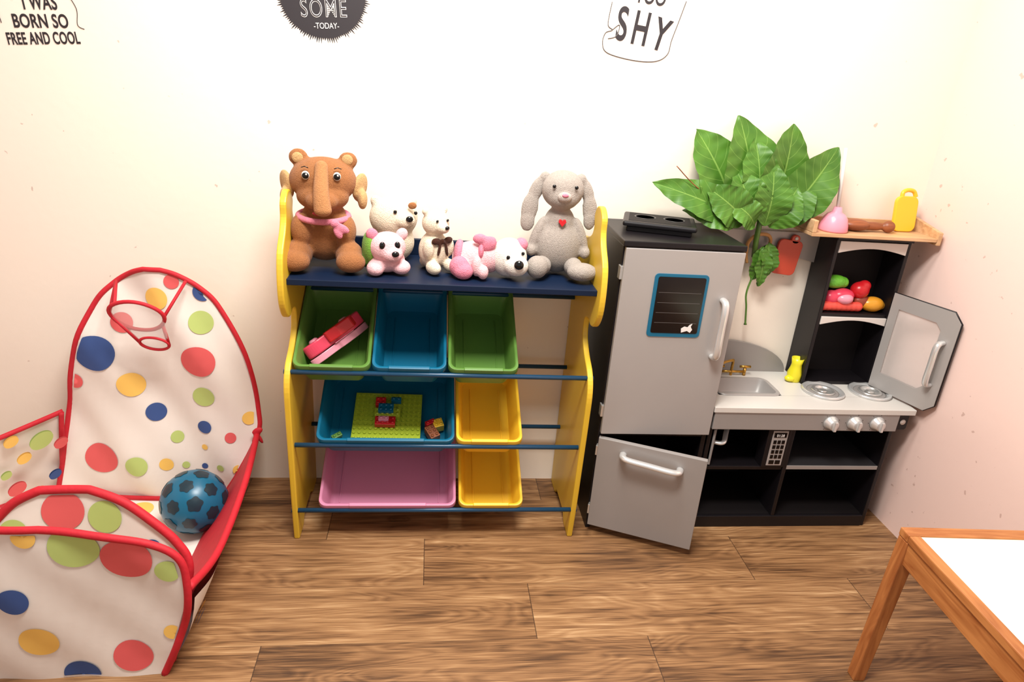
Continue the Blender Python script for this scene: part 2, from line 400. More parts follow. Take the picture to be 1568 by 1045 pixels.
# ---------------------------------------------------------------- toy fridge + kitchen
fr=empty('toy_refrigerator')
FX0,FX1,FY=.562,.932,-.300
box('side_left',fr,FX0,FX0+.016,FY,-.006,0,1.0,M['black'])
box('side_right',fr,FX1-.016,FX1,FY,-.006,0,1.0,M['black'])
box('back',fr,FX0+.016,FX1-.016,-.016,-.008,0,1.0,M['blackin'],0)
box('top',fr,FX0-.004,FX1+.002,FY-.018,-.004,1.001,1.019,M['black'],.003)
box('bottom',fr,FX0+.016,FX1-.016,FY,-.016,.02,.04,M['blackin'])
box('middle_shelf',fr,FX0+.016,FX1-.016,FY,-.016,.365,.385,M['black'])
box('upper_door',fr,FX0+.004,FX1,FY-.019,FY-.002,.381,.998,M['silver'],.002)
def handle(p,a,b,out,r=.008,m=None):
    a=Vector(a);b=Vector(b);o=Vector(out);d=(b-a)
    pts=smoothcurve([a,a+o*.7+d*.02,a+o+d*.14,a+o+d*.5,a+o+d*.86,a+o*.7+d*.98,b],6)
    return sweep('handle',pts,r,m or M['chrome'],p,n=12,flat=1.3)
handle(fr,(.888,FY-.019,.664),(.888,FY-.019,.850),(0,-.032,0),.009)
for z in(.44,.90):
    box('hinge',fr,FX0-.004,FX0+.006,FY-.012,FY+.012,z,z+.04,M['steel'],.001)
prism('chalkboard_sticker_rim',rrect(.168,.200,.012,4,.748,.826),'y',FY-.0215,FY-.019,M['bblue'],fr)
prism('chalkboard_sticker_face',rrect(.148,.178,.006,4,.749,.828),'y',FY-.0228,FY-.0215,M['blk'],fr)
for i in range(4):
    box('chalk_line',fr,.682,.815,FY-.0234,FY-.0228,.772+i*.032,.7728+i*.032,M['decalg'],0)
prism('unicorn_mark',[(.772,.742),(.79,.748),(.80,.742),(.806,.752),(.80,.762),(.804,.772),(.796,.768),(.79,.760),(.78,.762),(.77,.755)],'y',FY-.0236,FY-.0228,M['decalw'],fr)
ld=empty('lower_door_pivot',(FX0+.006,FY-.004,0),(0,0,math.radians(-24)));ld.parent=fr
box('lower_door',ld,0,.345,-.017,0,.028,.368,M['silver2'],.002)
handle(ld,(.085,-.017,.328),(.268,-.017,.318),(0,-.032,0),.009)
for z in(.07,.30): box('hinge',ld,-.006,.012,-.014,.006,z,z+.035,M['steel'],.001)

kt=empty('toy_kitchen_stove_unit')
KX0,KX1,KY=.937,1.600,-.300
box('side_left',kt,KX0,KX0+.014,KY,-.006,0,.462,M['black'])
box('side_right',kt,KX1-.014,KX1,KY,-.006,0,.462,M['black'])
box('back',kt,KX0+.014,KX1-.014,-.016,-.008,0,.462,M['blackin'],0)
box('plinth',kt,KX0+.014,KX1-.014,KY-.002,KY+.012,.0,.045,M['black'])
box('bottom',kt,KX0+.014,KX1-.014,KY+.012,-.016,.03,.045,M['blackin'],0)
box('divider',kt,1.232,1.246,KY,-.016,.045,.40,M['black'])
box('shelf_left',kt,KX0+.014,1.232,KY+.004,-.016,.234,.248,M['black'])
box('shelf_right',kt,1.246,KX1-.014,KY+.004,-.016,.238,.252,M['dark'],.001)
box('shelf_right_edge',kt,1.246,KX1-.014,KY+.001,KY+.004,.238,.252,M['silver2'],.0005)
box('under_counter',kt,KX0+.014,KX1-.014,KY+.002,-.016,.396,.405,M['blackin'],0)
box('keypad_box',kt,1.150,1.232,KY-.001,KY+.05,.248,.396,M['black'])
box('keypad_strip',kt,1.166,1.220,KY-.003,KY-.001,.256,.390,M['silver'],.0005)
box('keypad_display',kt,1.171,1.215,KY-.0045,KY-.003,.366,.384,M['blk'],0)
text('clock','01:28',1.193,.369,.014,M['decalw'],kt,0,.9,.0,KY-.0052)
for i in range(3):
    for j in range(4):
        box('key',kt,1.173+i*.0148,1.184+i*.0148,KY-.0045,KY-.003,.284+j*.019,.298+j*.019,M['blk'],.0005)
for i in range(2):
    box('key_wide',kt,1.173+i*.0222,1.191+i*.0222,KY-.0045,KY-.003,.262,.277,M['blk'],.0005)
box('front_fascia',kt,KX0+.004,KX1-.002,KY-.014,KY,.400,.463,M['silver2'],.002)
for x in(1.352,1.437,1.520):
    k=empty('knob');k.parent=kt;k.location=(x,KY-.014,.431);k.rotation_euler=(math.pi/2,0,0)
    lathe('knob_base',[(.026,0),(.026,.006),(.021,.010),(.017,.024),(.014,.026)],M['chrome'],k)
    box('knob_grip',k,-.005,.005,-.018,.018,.02,.034,M['chrome'],.002)
    for i in range(7):
        a=math.radians(20+i*53);box('knob_mark',k,.031*math.cos(a)-.001,.031*math.cos(a)+.001,.031*math.sin(a)-.001,.031*math.sin(a)+.001,0,.0006,M['blk'],0)
CZ0,CZ1=.464,.484
SX0,SX1,SY0,SY1=.985,1.212,-.222,-.090
CF=-.318;CX1=1.650
box('counter_front',kt,KX0-.002,CX1,CF,SY0,CZ0,CZ1,M['counter'],.002)
box('counter_back',kt,KX0-.002,CX1,SY1,-.004,CZ0,CZ1,M['counter'],0)
box('counter_left',kt,KX0-.002,SX0,SY0,SY1,CZ0,CZ1,M['counter'],0)
box('counter_mid',kt,SX1,CX1,SY0,SY1,CZ0,CZ1,M['counter'],0)
def tub(name,p,w,l,r,d,m,c,fl=.014):
    V=[];F=[];R=[]
    for a in((w+2*fl,l+2*fl,r+fl,.001),(w+2*fl-.004,l+2*fl-.004,r+fl,.004),(w,l,r,.004),(w-.004,l-.004,r,-.002),(w-.02,l-.02,r,-d+.006),(w-.035,l-.035,r,-d)):
        s=len(V);R.append(s)
        for x,y in rrect(a[0],a[1],a[2]):V.append((x,y,a[3]))
    k=len(rrect(1,1,.1))
    for i in range(5):
        for j in range(k):F.append((R[i]+j,R[i]+(j+1)%k,R[i+1]+(j+1)%k,R[i+1]+j))
    F.append(tuple(R[-1]+j for j in range(k)))
    o=mesh_obj(name,V,F,m,p,True);o.location=c
    es=o.modifiers.new('e','EDGE_SPLIT');es.split_angle=math.radians(45);return o
tub('sink_basin',kt,.205,.118,.02,.045,M['silver'],((SX0+SX1)/2,(SY0+SY1)/2,CZ1))
lathe('sink_drain',[(.012,0),(.012,.002),(.006,.003)],M['steel'],kt,((SX0+SX1)/2,(SY0+SY1)/2,CZ1-.044))
for x in(1.382,1.560):
    lathe('burner_rim',[(.070,0),(.073,.006),(.067,.011),(.058,.006),(.054,.003)],M['chrome'],kt,(x,-.185,CZ1),36)
    lathe('burner_plate',[(.054,.003),(.050,.0035),(.040,.0035),(.001,.0035)],M['silver2'],kt,(x,-.185,CZ1),36)
    lathe('burner_ring',[(.040,.003),(.040,.008),(.036,.010),(.030,.008),(.029,.0036)],M['steel'],kt,(x,-.185,CZ1),36)
    lathe('burner_center',[(.016,.0036),(.014,.007),(.004,.008)],M['steel'],kt,(x,-.185,CZ1),24)
fa=empty('faucet');fa.parent=kt;fa.location=(1.075,-.06,CZ1)
sweep('spout',smoothcurve([(0.02,0,0),(.02,0,.03),(.02,0,.055),(0.01,-.01,.062),(-.03,-.03,.060),(-.05,-.045,.052),(-.052,-.047,.042)],6),.005,M['brass'],fa)
for x in(-.03,.07):
    sweep('tap_post',[(x,0,0),(x,0,.028)],.006,M['brass'],fa);sweep('tap_handle',[(x-.02,0,.034),(x+.02,0,.034)],.005,M['brass'],fa)
sweep('tap_bridge',[(-.03,0,.014),(.07,0,.014)],.005,M['brass'],fa)
bs=[(KX0,.484),(KX0,.600)]+[(1.04+.28*math.sin(t*math.pi/2/12),.484+.122*math.cos(t*math.pi/2/12)) for t in range(13)]
prism('low_backsplash',bs,'y',-.022,-.010,M['silver2'],kt,.001)
tr=[(KX0,1.008),(1.334,1.008),(1.334,.905)]+[(1.334-.385*t/12,.905+.050*math.sin(t/12*math.pi/2)) for t in range(1,13)]+[(KX0,.955)]
prism('top_rail',tr,'y',-.022,-.010,M['silver'],kt,.001)
UX0,UX1,UY=1.332,1.600,-.125
box('upper_side_left',kt,UX0,UX0+.013,UY,-.006,CZ1,1.012,M['black'])
box('upper_side_right',kt,UX1-.013,UX1,UY,-.006,CZ1,1.012,M['black'])
box('upper_back',kt,UX0+.013,UX1-.013,-.016,-.008,CZ1,1.012,M['blackin'],0)
box('upper_top',kt,UX0-.002,UX1+.004,UY-.006,-.006,1.012,1.024,M['black'])
box('upper_shelf',kt,UX0+.013,UX1-.013,UY+.003,-.016,.742,.754,M['black'])
box('upper_floor',kt,UX0+.013,UX1-.013,UY+.003,-.016,CZ1,CZ1+.012,M['black'],.001)
def lintel(z,h):
    a,b=UX0+.013,UX1-.013
    pl=[(a,z),(b,z)]+[(b-(b-a)*t/12,z-h-.018*(1-math.sin(math.pi*t/12))) for t in range(13)]
    prism('arched_lintel',pl,'y',UY-.003,UY+.006,M['offwhite'],kt,.001)
lintel(1.008,.022);lintel(.742,.010)
md=empty('microwave_door_pivot',(UX1-.004,UY-.004,0),(0,0,math.radians(-70)));md.parent=kt
W_,z0,z1=.240,.492,.840
def frame(p):
    out=[(0,z0),(W_-.03,z0),(W_,z0+.03),(W_,z1-.03),(W_-.03,z1),(0,z1)]
    inn=[(.03,z0+.060),(W_-.075,z0+.060),(W_-.055,z0+.08),(W_-.055,z1-.07),(W_-.075,z1-.05),(.03,z1-.05)]
    V=[];n=6
    for y in(-.012,0):
        V+= [(a,y,b) for a,b in out]+[(a,y,b) for a,b in inn]
    F=[]
    for i in range(n):
        j=(i+1)%n
        F.append((i,j,n+j,n+i));F.append((2*n+i,3*n+i,3*n+j,2*n+j))
        F.append((i,2*n+i,2*n+j,j));F.append((n+i,n+j,3*n+j,3*n+i))
    o=mesh_obj('door_frame',V,F,M['silver'],p)
    bm=bmesh.new();bm.from_mesh(o.data);bmesh.ops.recalc_face_normals(bm,faces=bm.faces);bm.to_mesh(o.data);bm.free()
    prism('door_window',inn,'y',-.008,-.004,mat('clear_acrylic',(250,238,232),rough=.15,alpha=.30),p)
    ed=[(a,-.006,b) for a,b in out]
    sweep('door_edge_band',ed,.0035,M['black'],p,closed=True,n=6)
frame(md)
handle(md,(.205,-.012,.585),(.205,-.012,.735),(0,-.030,0),.008)
handle(md,(.205,.0,.585),(.205,.0,.735),(0,.018,0),.007)
sb=prism('side_towel_box',rrect(.045,.060,.01,4,1.622,.430),'y',-.300,-.286,M['black'],kt,.001)
lathe('towel_hole',[(.010,0),(.010,.002)],M['offwhite'],kt,(1.625,-.3,.430),14,(math.pi/2,0,0))
od=empty('oven_door_pivot',(.957,KY+.002,0),(0,0,math.radians(62)));od.parent=kt
box('oven_door',od,0,.13,-.008,0,.255,.390,M['silver2'])
handle(od,(.03,-.008,.33),(.11,-.008,.37),(0,-.03,0),.007)

ty=empty('wooden_wall_tray')
box('tray_plank',ty,1.215,1.655,-.165,-.012,1.026,1.038,M['pine'],.002)
box('tray_end_left',ty,1.215,1.229,-.165,-.012,1.038,1.078,M['pine'],.002)
prism('tray_end_right',[(-.165,1.016),(-.165,1.058),(-.012,1.085),(-.012,1.016)],'x',1.656,1.670,M['pine'],ty,.001)
box('tray_back',ty,1.232,1.652,-.020,-.012,1.038,1.066,M['pine'],.001)
pt=empty('toy_plunger',(1.312,-.115,1.0385))
lathe('cup',[(.044,0),(.046,.005),(.044,.02),(.038,.042),(.028,.055),(.016,.062),(.012,.078)],M['ltpink'],pt)
sweep('stick',[(0,0,.07),(-.004,.03,.26)],.006,M['offwhite'],pt)
kb=empty('brown_toy_dustpan',(1.435,-.095,1.0385))
blob('pan_body',[(-.035,0,.020,.050,.034,.020),(.03,.0,.018,.045,.018,.014),(.078,-.01,.020,.022,.018,.020),(0,0,.018,.06,.02,.014)],M['brownw'],kb,.003)
yb=empty('yellow_toy_cutting_board',(1.592,-.070,1.0385),(math.radians(-10),0,math.radians(4)))
prism('board',rrect(.084,.118,.022,5,0,.059),'y',-.007,.007,M['byellow'],yb,.003)
sweep('grip_loop',smoothcurve([(-.02,0,.112),(-.018,0,.130),(.0,0,.138),(.022,0,.134),(.032,0,.117)],6),.007,M['byellow'],yb)

hk=empty('hanging_toy_utensils')
sweep('rattan_loop',smoothcurve([(1.075,-.03,.93),(1.07,-.04,.97),(1.09,-.05,.998),(1.125,-.05,1.0),(1.145,-.04,.985),(1.15,-.035,.965)],6),.006,M['rope'],hk)
sweep('rattan_handle',smoothcurve([(1.072,-.035,.97),(1.068,-.045,.93),(1.075,-.05,.90)],6),.005,M['rope'],hk)
rb=empty('red_toy_cutting_board',(1.213,-.034,.862),(math.radians(0),math.radians(6),0))
prism('board',rrect(.088,.122,.018,5,0,.061),'y',-.006,.006,M['redboard'],rb,.002)
prism('tab',rrect(.03,.03,.013,5,.012,.126),'y',-.006,.006,M['redboard'],rb,.002)
lathe('hole',[(.006,0),(.006,.002)],M['offwhite'],rb,(.012,-.006,.130),12,(math.pi/2,0,0))

ds=empty('black_toy_hob',(.712,-.145,1.0195),(0,0,math.radians(-17)))
box('lower_body',ds,-.100,.100,-.070,.070,.0,.016,M['black'],.004)
box('upper_plate',ds,-.112,.112,-.082,.082,.016,.032,M['black'],.006)
box('upper_tray_recess',ds,-.095,.095,-.065,.065,.032,.0328,M['blackin'],.001)
for x,y,r in((-.045,.01,.034),(.045,.01,.034)):
    lathe('ring',[(r,.0325),(r,.0336),(r-.003,.0338),(r-.005,.0328)],M['dark'],ds,(x,y,0),30)

def leafmat():
    m,N,L,b=newmat('leaf_green')
    uv=N.new('ShaderNodeUVMap');sp=N.new('ShaderNodeSeparateXYZ');L.new(uv.outputs[0],sp.inputs[0])
    def mth(op,a,b_=None):
        q=N.new('ShaderNodeMath');q.operation=op
        for i,v in enumerate((a,b_)):
            if v is None:continue
            if isinstance(v,(int,float)):q.inputs[i].default_value=v
            else:L.new(v,q.inputs[i])
        return q.outputs[0]
    au=mth('ABSOLUTE',sp.outputs['X'])
    mid=mth('LESS_THAN',au,.03)
    ph=mth('FRACT',mth('MULTIPLY',mth('SUBTRACT',sp.outputs['Y'],mth('MULTIPLY',au,.22)),9.))
    vein=mth('LESS_THAN',ph,.06)
    v=mth('MULTIPLY',mth('MAXIMUM',mid,mth('MULTIPLY',vein,.5)),.55)
    nz=N.new('ShaderNodeTexNoise');nz.inputs['Scale'].default_value=16
    tc=N.new('ShaderNodeTexCoord');L.new(tc.outputs['Object'],nz.inputs['Vector'])
    a=N.new('ShaderNodeMix');a.data_type='RGBA';a.inputs[6].default_value=lin((34,78,20));a.inputs[7].default_value=lin((92,138,44));L.new(nz.outputs['Fac'],a.inputs[0])
    c=N.new('ShaderNodeMix');c.data_type='RGBA';c.inputs[7].default_value=lin((140,176,84));L.new(v,c.inputs[0]);L.new(a.outputs[2],c.inputs[6]);L.new(c.outputs[2],b.inputs['Base Color'])
    bp=N.new('ShaderNodeBump');bp.inputs['Strength'].default_value=.4;bp.inputs['Distance'].default_value=.003;L.new(ph,bp.inputs['Height']);L.new(bp.outputs[0],b.inputs['Normal'])
    b.inputs['Roughness'].default_value=.45;b.inputs['Specular IOR Level'].default_value=.4
    return m
LM=leafmat()
def leaf(name,p,base,tip,w,seed=0,curl=.02,tilt=0.):
    rn=random.Random(seed);base=Vector(base);tip=Vector(tip);d=tip-base;Ln=d.length;t=d.normalized()
    side=t.cross(Vector((tilt,-1,.35)).normalized()).normalized();nrm=side.cross(t).normalized()
    if nrm.y>0:nrm=-nrm
    nu,nv=8,40;V=[];F=[];UV=[]
    a1,a2=rn.uniform(0,6),rn.uniform(0,6)
    for j in range(nv+1):
        v=j/nv
        wd=max(w/2*(math.sin(math.pi*v**.88)**.8)*(1-.06*v),.0012)
        for i in range(-nu,nu+1):
            u=i/nu
            ct=base+t*(v*Ln)+nrm*(curl*math.sin(math.pi*v)-curl*1.2*v*v)
            edge=1+.03*math.sin(v*22+a1*(1 if u>0 else 2))*abs(u)
            off=side*(u*wd*edge)+nrm*(abs(u)*wd*.24+.006*math.sin(v*13+a1+u)*abs(u)+.002*math.sin(v*56+a2)*abs(u))
            V.append(ct+off);UV.append((u,v))
    m_=2*nu+1
    for j in range(nv):
        for i in range(2*nu):
            a=j*m_+i;F.append((a,a+1,a+m_+1,a+m_))
    o=mesh_obj(name,V,F,LM,p,True)
    ul=o.data.uv_layers.new(name='UVMap')
    for lp in o.data.loops: ul.data[lp.index].uv=UV[lp.vertex_index]
    return o
pl=empty('leafy_green_plant')
LS=[((1.065,-.045,1.03),(.970,-.040,1.372),.225),((1.10,-.05,1.03),(1.155,-.045,1.357),.205),((1.14,-.075,1.04),(1.292,-.085,1.300),.165),
((1.00,-.055,1.04),(.835,-.045,1.325),.220),((1.00,-.10,1.055),(.690,-.12,1.165),.120),((.99,-.115,1.050),(.80,-.13,1.085),.095),
((1.03,-.10,1.045),(.965,-.09,1.215),.140),((1.08,-.105,1.04),(1.08,-.10,1.240),.130),((1.10,-.10,1.035),(1.165,-.115,1.17),.130),((1.01,-.11,1.05),(.86,-.135,1.160),.130),
((1.13,-.085,1.04),(1.215,-.09,1.20),.140),((1.04,-.12,1.040),(.94,-.135,1.125),.100),((1.06,-.07,1.10),(1.02,-.06,1.31),.13)]
for i,(a,b,w) in enumerate(LS): leaf('leaf_%d'%(i+1),pl,a,b,w,i,.022,random.uniform(-.25,.25))
sweep('stem',[(1.07,-.09,1.06),(1.09,-.05,.98),(1.10,-.04,.92)],.009,M['bgreen'],pl)
sweep('thin_stem',smoothcurve([(.95,-.1,1.1),(.83,-.12,1.15),(.745,-.13,1.215)],5),.0016,M['brownw'],pl,n=6)
hl=empty('hanging_leaf_sprig')
leaf('leaf_1',hl,(1.13,-.045,.965),(1.105,-.055,.835),.075,31,.01)
leaf('leaf_2',hl,(1.135,-.05,.975),(1.155,-.06,.85),.07,32,.01)
leaf('leaf_3',hl,(1.12,-.055,.96),(1.13,-.065,.82),.06,33,.01)
sweep('stalk',smoothcurve([(1.12,-.045,.90),(1.098,-.045,.80),(1.108,-.045,.74),(1.118,-.045,.675)],6),[.0035]*18+[.006],M['bgreen'],hl,n=8)

fd=empty('toy_vegetables_on_shelf')
blob('corn_cob',[(1.400,-.065,.852,.045,.026,.024),(1.43,-.065,.85,.02,.02,.02)],mat('green_toy',(100,176,50),rough=.3,bump=1.,bs=90),fd,.003)
blob('tomato',[(1.492,-.078,.828,.032,.030,.030),(1.504,-.08,.845,.022,.02,.02)],M['red_p'],fd,.003)
blob('peach',[(1.430,-.085,.808,.040,.028,.026),(1.39,-.08,.799,.030,.026,.026)],M['pinkred'],fd,.003)
blob('turnip',[(1.430,-.098,.802,.030,.024,.020)],M['ltpink'],fd,.003)
blob('sausage',[(1.360+i*.018,-.096,.773,.020,.017,.0175) for i in range(8)],mat('sausage_red',(225,80,68),rough=.3),fd,.003)
blob('mango',[(1.545,-.088,.782,.042,.028,.027),(1.575,-.088,.778,.018,.016,.016)],mat('mango_yellow',(218,150,42),rough=.3),fd,.003)
blob('potato',[(1.505,-.08,.790,.03,.022,.024)],mat('brown_toy',(140,60,40),rough=.4),fd)
cup=empty('yellow_toy_cup',(1.318,-.095,CZ1+.0005))
lathe('cup_wall',[(.022,0),(.024,.004),(.026,.03),(.020,.05),(.018,.065),(.022,.088),(.020,.088),(.015,.066)],mat('lemon_plastic',(220,210,40),rough=.3),cup)
blob('handle_knob',[(-.02,-.01,.012,.02,.016,.012),(0,0,.012,.024,.02,.012)],bpy.data.materials['lemon_plastic'],cup,.003)

# ---------------------------------------------------------------- plush toys
TZ=.8745
def eye(p,x,y,z,r=.006,m=None): blob('eye',[(x,y,z,r,r*.6,r)],m or M['blk'],p)
BR=plush('plush_brown',(152,100,62));BE=plush('plush_tan',(192,152,104));PK=plush('plush_pink',(214,126,146));GR=plush('plush_grey',(160,150,142))
CR=plush('plush_cream',(226,210,186));WH=plush('plush_white',(228,220,210));LP=plush('plush_light_pink',(230,180,184));GN=plush('plush_green',(110,150,60));BO=plush('brown_ribbon',(64,36,26))
EL=empty('plush_elephant',(-.303,-.215,TZ),(math.radians(-4),0,math.radians(4)),(.95,.90,.865))
blob('body',[(0,.015,.115,.084,.07,.095),(0,.0,.17,.066,.055,.06),(-.075,-.045,.05,.042,.05,.048),(.075,-.045,.05,.042,.05,.048),(-.082,-.085,.036,.046,.036,.036),(.080,-.085,.036,.044,.036,.036),
 (0,-.008,.288,.098,.070,.076),(0,-.035,.240,.076,.052,.050),(-.070,0,.358,.028,.016,.028),(.072,0,.354,.028,.016,.028),(-.062,-.035,.13,.034,.04,.055),(.062,-.035,.13,.034,.04,.055),(0,-.078,.228,.046,.032,.032)],BR,EL)
TR=smoothcurve([(0,-.062,.335),(0,-.080,.300),(0,-.096,.265),(.002,-.107,.232),(.005,-.112,.205)],5)
blob('trunk',[(q.x,q.y,q.z,.019+.007*i/20,.016+.008*i/20,.02) for i,q in enumerate(TR)],plush('plush_trunk',(172,120,78)),EL,.0035)
blob('ear_left',[(-.106,.008,.270,.014,.036,.048,(0,-10,30)),(-.112,-.01,.232,.013,.026,.032)],BE,EL)
blob('ear_right',[(.106,.008,.270,.014,.036,.048,(0,10,-30)),(.114,-.01,.232,.015,.028,.034)],BE,EL)
for s in(-1,1):
    blob('inner_ear',[(s*.071,-.014,.357,.016,.006,.017)],BE,EL)
    blob('eye_white',[(s*.044,-.0735,.308,.0110,.005,.0135)],WH,EL);eye(EL,s*.044,-.077,.307,.0098)
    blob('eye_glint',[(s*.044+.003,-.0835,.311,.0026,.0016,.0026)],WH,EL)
    sweep('brow',[(s*.036,-.073,.331),(s*.046,-.070,.335),(s*.056,-.066,.331)],.0016,M['blk'],EL,n=6)
blob('mouth',[(-.004,-.096,.192,.022,.014,.008)],mat('mouth_red',(150,26,40),rough=.6),EL)
sweep('scarf',[(.072*math.cos(a),-.012+.066*math.sin(a)-.01,.176+.012*math.sin(a)) for a in [i*2*math.pi/24 for i in range(24)]],.010,PK,EL,closed=True)
blob('scarf_knot',[(.035,-.090,.162,.014,.012,.014),(.055,-.090,.147,.026,.008,.014,(0,30,0)),(.045,-.090,.132,.012,.008,.022,(0,-25,0))],PK,EL,.003)

BN=empty('plush_bunny',(.388,-.185,TZ),(math.radians(-3),0,math.radians(-3)),.96)
blob('body',[(0,0,.095,.078,.065,.09),(0,0,.16,.050,.048,.06),(0,-.012,.268,.066,.058,.060),(0,-.03,.250,.052,.045,.042),(-.070,-.02,.128,.017,.020,.062,(0,20,0)),(.070,-.02,.128,.017,.020,.062,(0,-20,0)),(-.086,-.03,.078,.017,.018,.020),(.086,-.03,.078,.017,.018,.020)],GR,BN)
blob('foot_left',[(-.068,-.085,.036,.034,.034,.036),(-.05,-.05,.035,.03,.04,.03)],GR,BN)
blob('foot_right',[(.072,-.095,.030,.048,.036,.029),(.05,-.05,.035,.03,.04,.03)],GR,BN)
blob('ear_left',[(-.056,.0,.300,.018,.014,.02),(-.080,.0,.262,.022,.013,.045,(0,22,0)),(-.098,-.005,.205,.027,.012,.052,(0,8,0)),(-.102,-.008,.165,.024,.011,.034)],GR,BN)
blob('ear_right',[(.056,.0,.300,.018,.014,.02),(.080,.0,.262,.020,.013,.045,(0,-20,0)),(.092,-.005,.212,.024,.012,.050,(0,-8,0)),(.094,-.008,.180,.021,.011,.034)],GR,BN)
for s in(-1,1): eye(BN,s*.034,-.068,.282,.0058)
blob('nose',[(0,-.082,.258,.010,.006,.006)],PK,BN)
blob('muzzle',[(0,-.070,.252,.022,.014,.016)],plush('plush_muzzle_pale',(178,166,158)),BN)
hp=[(0,-.012),(.012,.002),(.010,.010),(.004,.011),(0,.006),(-.004,.011),(-.010,.010),(-.012,.002)]
ho=prism('heart',[(a,b) for a,b in hp],'y',-.006,.004,M['red_p'],BN,.001);ho.location=(.002,-.053,.172)

SB=empty('plush_white_bear',(.012,-.205,TZ),(0,0,math.radians(34)))
blob('body',[(0,0,.062,.045,.045,.058),(0,-.006,.145,.041,.038,.038),(.0,-.042,.137,.018,.024,.016),(-.03,-.045,.022,.019,.03,.02),(.03,-.045,.022,.019,.03,.02),(-.036,-.025,.075,.014,.02,.03),(.036,-.025,.075,.014,.02,.03),(-.032,.0,.180,.012,.009,.012),(.032,.0,.180,.012,.009,.012),(0,.04,.02,.02,.02,.02)],CR,SB,.0035)
blob('nose',[(0,-.066,.142,.007,.005,.006)],M['blk'],SB)
for s in(-1,1): eye(SB,s*.018,-.041,.158,.0042)
blob('bow',[(0,-.044,.098,.008,.008,.008),(-.022,-.042,.100,.016,.006,.011),(.022,-.042,.100,.016,.006,.011),(-.012,-.046,.075,.006,.004,.022,(0,12,0)),(.014,-.046,.072,.006,.004,.024,(0,-12,0))],BO,SB,.003)
pr=box('tag',SB,.03,.065,-.06,-.058,.035,.05,M['decalw'],.0005)

SE=empty('plush_cream_bear',(-.112,-.105,TZ),(0,0,math.radians(10)),(1.08,1,1.13))
blob('body',[(0,0,.05,.06,.05,.055),(0,0,.118,.068,.055,.057),(.025,-.045,.118,.030,.022,.022),(-.050,.0,.162,.016,.012,.016),(.05,.0,.160,.016,.012,.016)],CR,SE)
blob('nose',[(.036,-.068,.126,.010,.006,.008)],M['blk'],SE)
eye(SE,-.002,-.054,.142,.005);eye(SE,.056,-.044,.138,.005)
blob('cheek',[(.046,-.046,.158,.012,.006,.009)],BR,SE)

PG=empty('plush_pink_puppy',(-.126,-.240,TZ),(0,0,math.radians(14)),1.06)
blob('body',[(0,.0,.035,.052,.05,.035),(.035,-.035,.022,.026,.03,.02),(-.035,-.035,.02,.024,.03,.02)],LP,PG,.0035)
blob('head',[(.0,-.02,.075,.050,.042,.042),(.008,-.052,.062,.028,.022,.022)],LP,PG,.0035)
blob('hood',[(-.045,.0,.07,.02,.034,.045),(-.05,.012,.04,.02,.03,.03)],GN,PG,.0035)
blob('nose',[(.012,-.073,.068,.010,.006,.008)],M['blk'],PG)
for s in(-1,1):
    blob('eye_patch',[(s*.020,-.056,.088,.008,.005,.010)],M['blk'],PG);blob('ear',[(s*.04,-.015,.108,.016,.012,.018,(0,s*30,0))],PK if s<0 else LP,PG)

LD=empty('plush_lying_dog',(.182,-.240,TZ),(0,0,math.radians(-6)),(1.0,1.,1.14))
blob('body',[(-.055,0,.045,.062,.048,.044),(-.01,0,.05,.045,.042,.042),(-.08,-.03,.03,.03,.03,.028)],LP,LD,.0035)
blob('head',[(.052,-.005,.054,.054,.046,.052),(.075,-.042,.042,.036,.026,.028)],WH,LD,.0035)
blob('nose',[(.082,-.068,.050,.014,.009,.012)],M['blk'],LD)
eye(LD,.050,-.052,.064,.0055);eye(LD,.092,-.040,.074,.005)
blob('ear_left',[(-.010,-.028,.090,.026,.012,.020,(0,-30,0)),(-.035,-.028,.102,.022,.012,.014)],PK,LD,.0035)
blob('ear_right',[(.086,.004,.088,.020,.026,.018)],PK,LD,.0035)
blob('paws',[(-.020,-.056,.022,.016,.022,.019),(-.040,-.050,.036,.015,.02,.028)],LP,LD,.0035)
blob('leg',[(-.078,-.058,.022,.03,.026,.022),(-.09,-.045,.03,.03,.03,.028)],PK,LD,.0035)
blob('stripe',[(-.095,0,.05,.018,.044,.042),(-.03,-.015,.07,.010,.036,.026)],PK,LD,.0035)

# ---------------------------------------------------------------- pop-up ball pit
pen=empty('pop_up_polka_dot_ball_pit')
def interp(rows,z,k):
    for i in range(len(rows)-1):
        if rows[i][0]<=z<=rows[i+1][0]:
            t=(z-rows[i][0])/(rows[i+1][0]-rows[i][0]+1e-9);return rows[i][k]*(1-t)+rows[i+1][k]*t
    return rows[-1][k] if z>rows[-1][0] else rows[0][k]
def flap(name,rows,yf,m,tube=.008):
    Lc=smoothcurve([(r[1],0,r[0]) for r in rows],8);Rc=smoothcurve([(r[2],0,r[0]) for r in rows],8)
    nu=24;V=[];F=[]
    for a,b in zip(Lc,Rc):
        for i in range(nu+1):
            u=i/nu;x=a.x*(1-u)+b.x*u;z=a.z*(1-u)+b.z*u;V.append((x,yf(x,z),z))
    k=nu+1
    for j in range(len(Lc)-1):
        for i in range(nu):F.append((j*k+i,j*k+i+1,(j+1)*k+i+1,(j+1)*k+i))
    mesh_obj(name,V,F,m,pen,True)
    top=[Lc[-1]*(1-t/8)+Rc[-1]*(t/8) for t in range(1,8)]
    out=[(p.x,yf(p.x,p.z),p.z) for p in Lc]+[(p.x,yf(p.x,p.z),p.z) for p in top]+[(p.x,yf(p.x,p.z),p.z) for p in reversed(Rc)]
    sweep(name+'_red_edge',out,tube,M['red'],pen,n=8)
    return Lc,Rc
DC={'r':M['d_red'],'b':M['d_blue'],'y':M['d_yel'],'g':M['d_grn']}
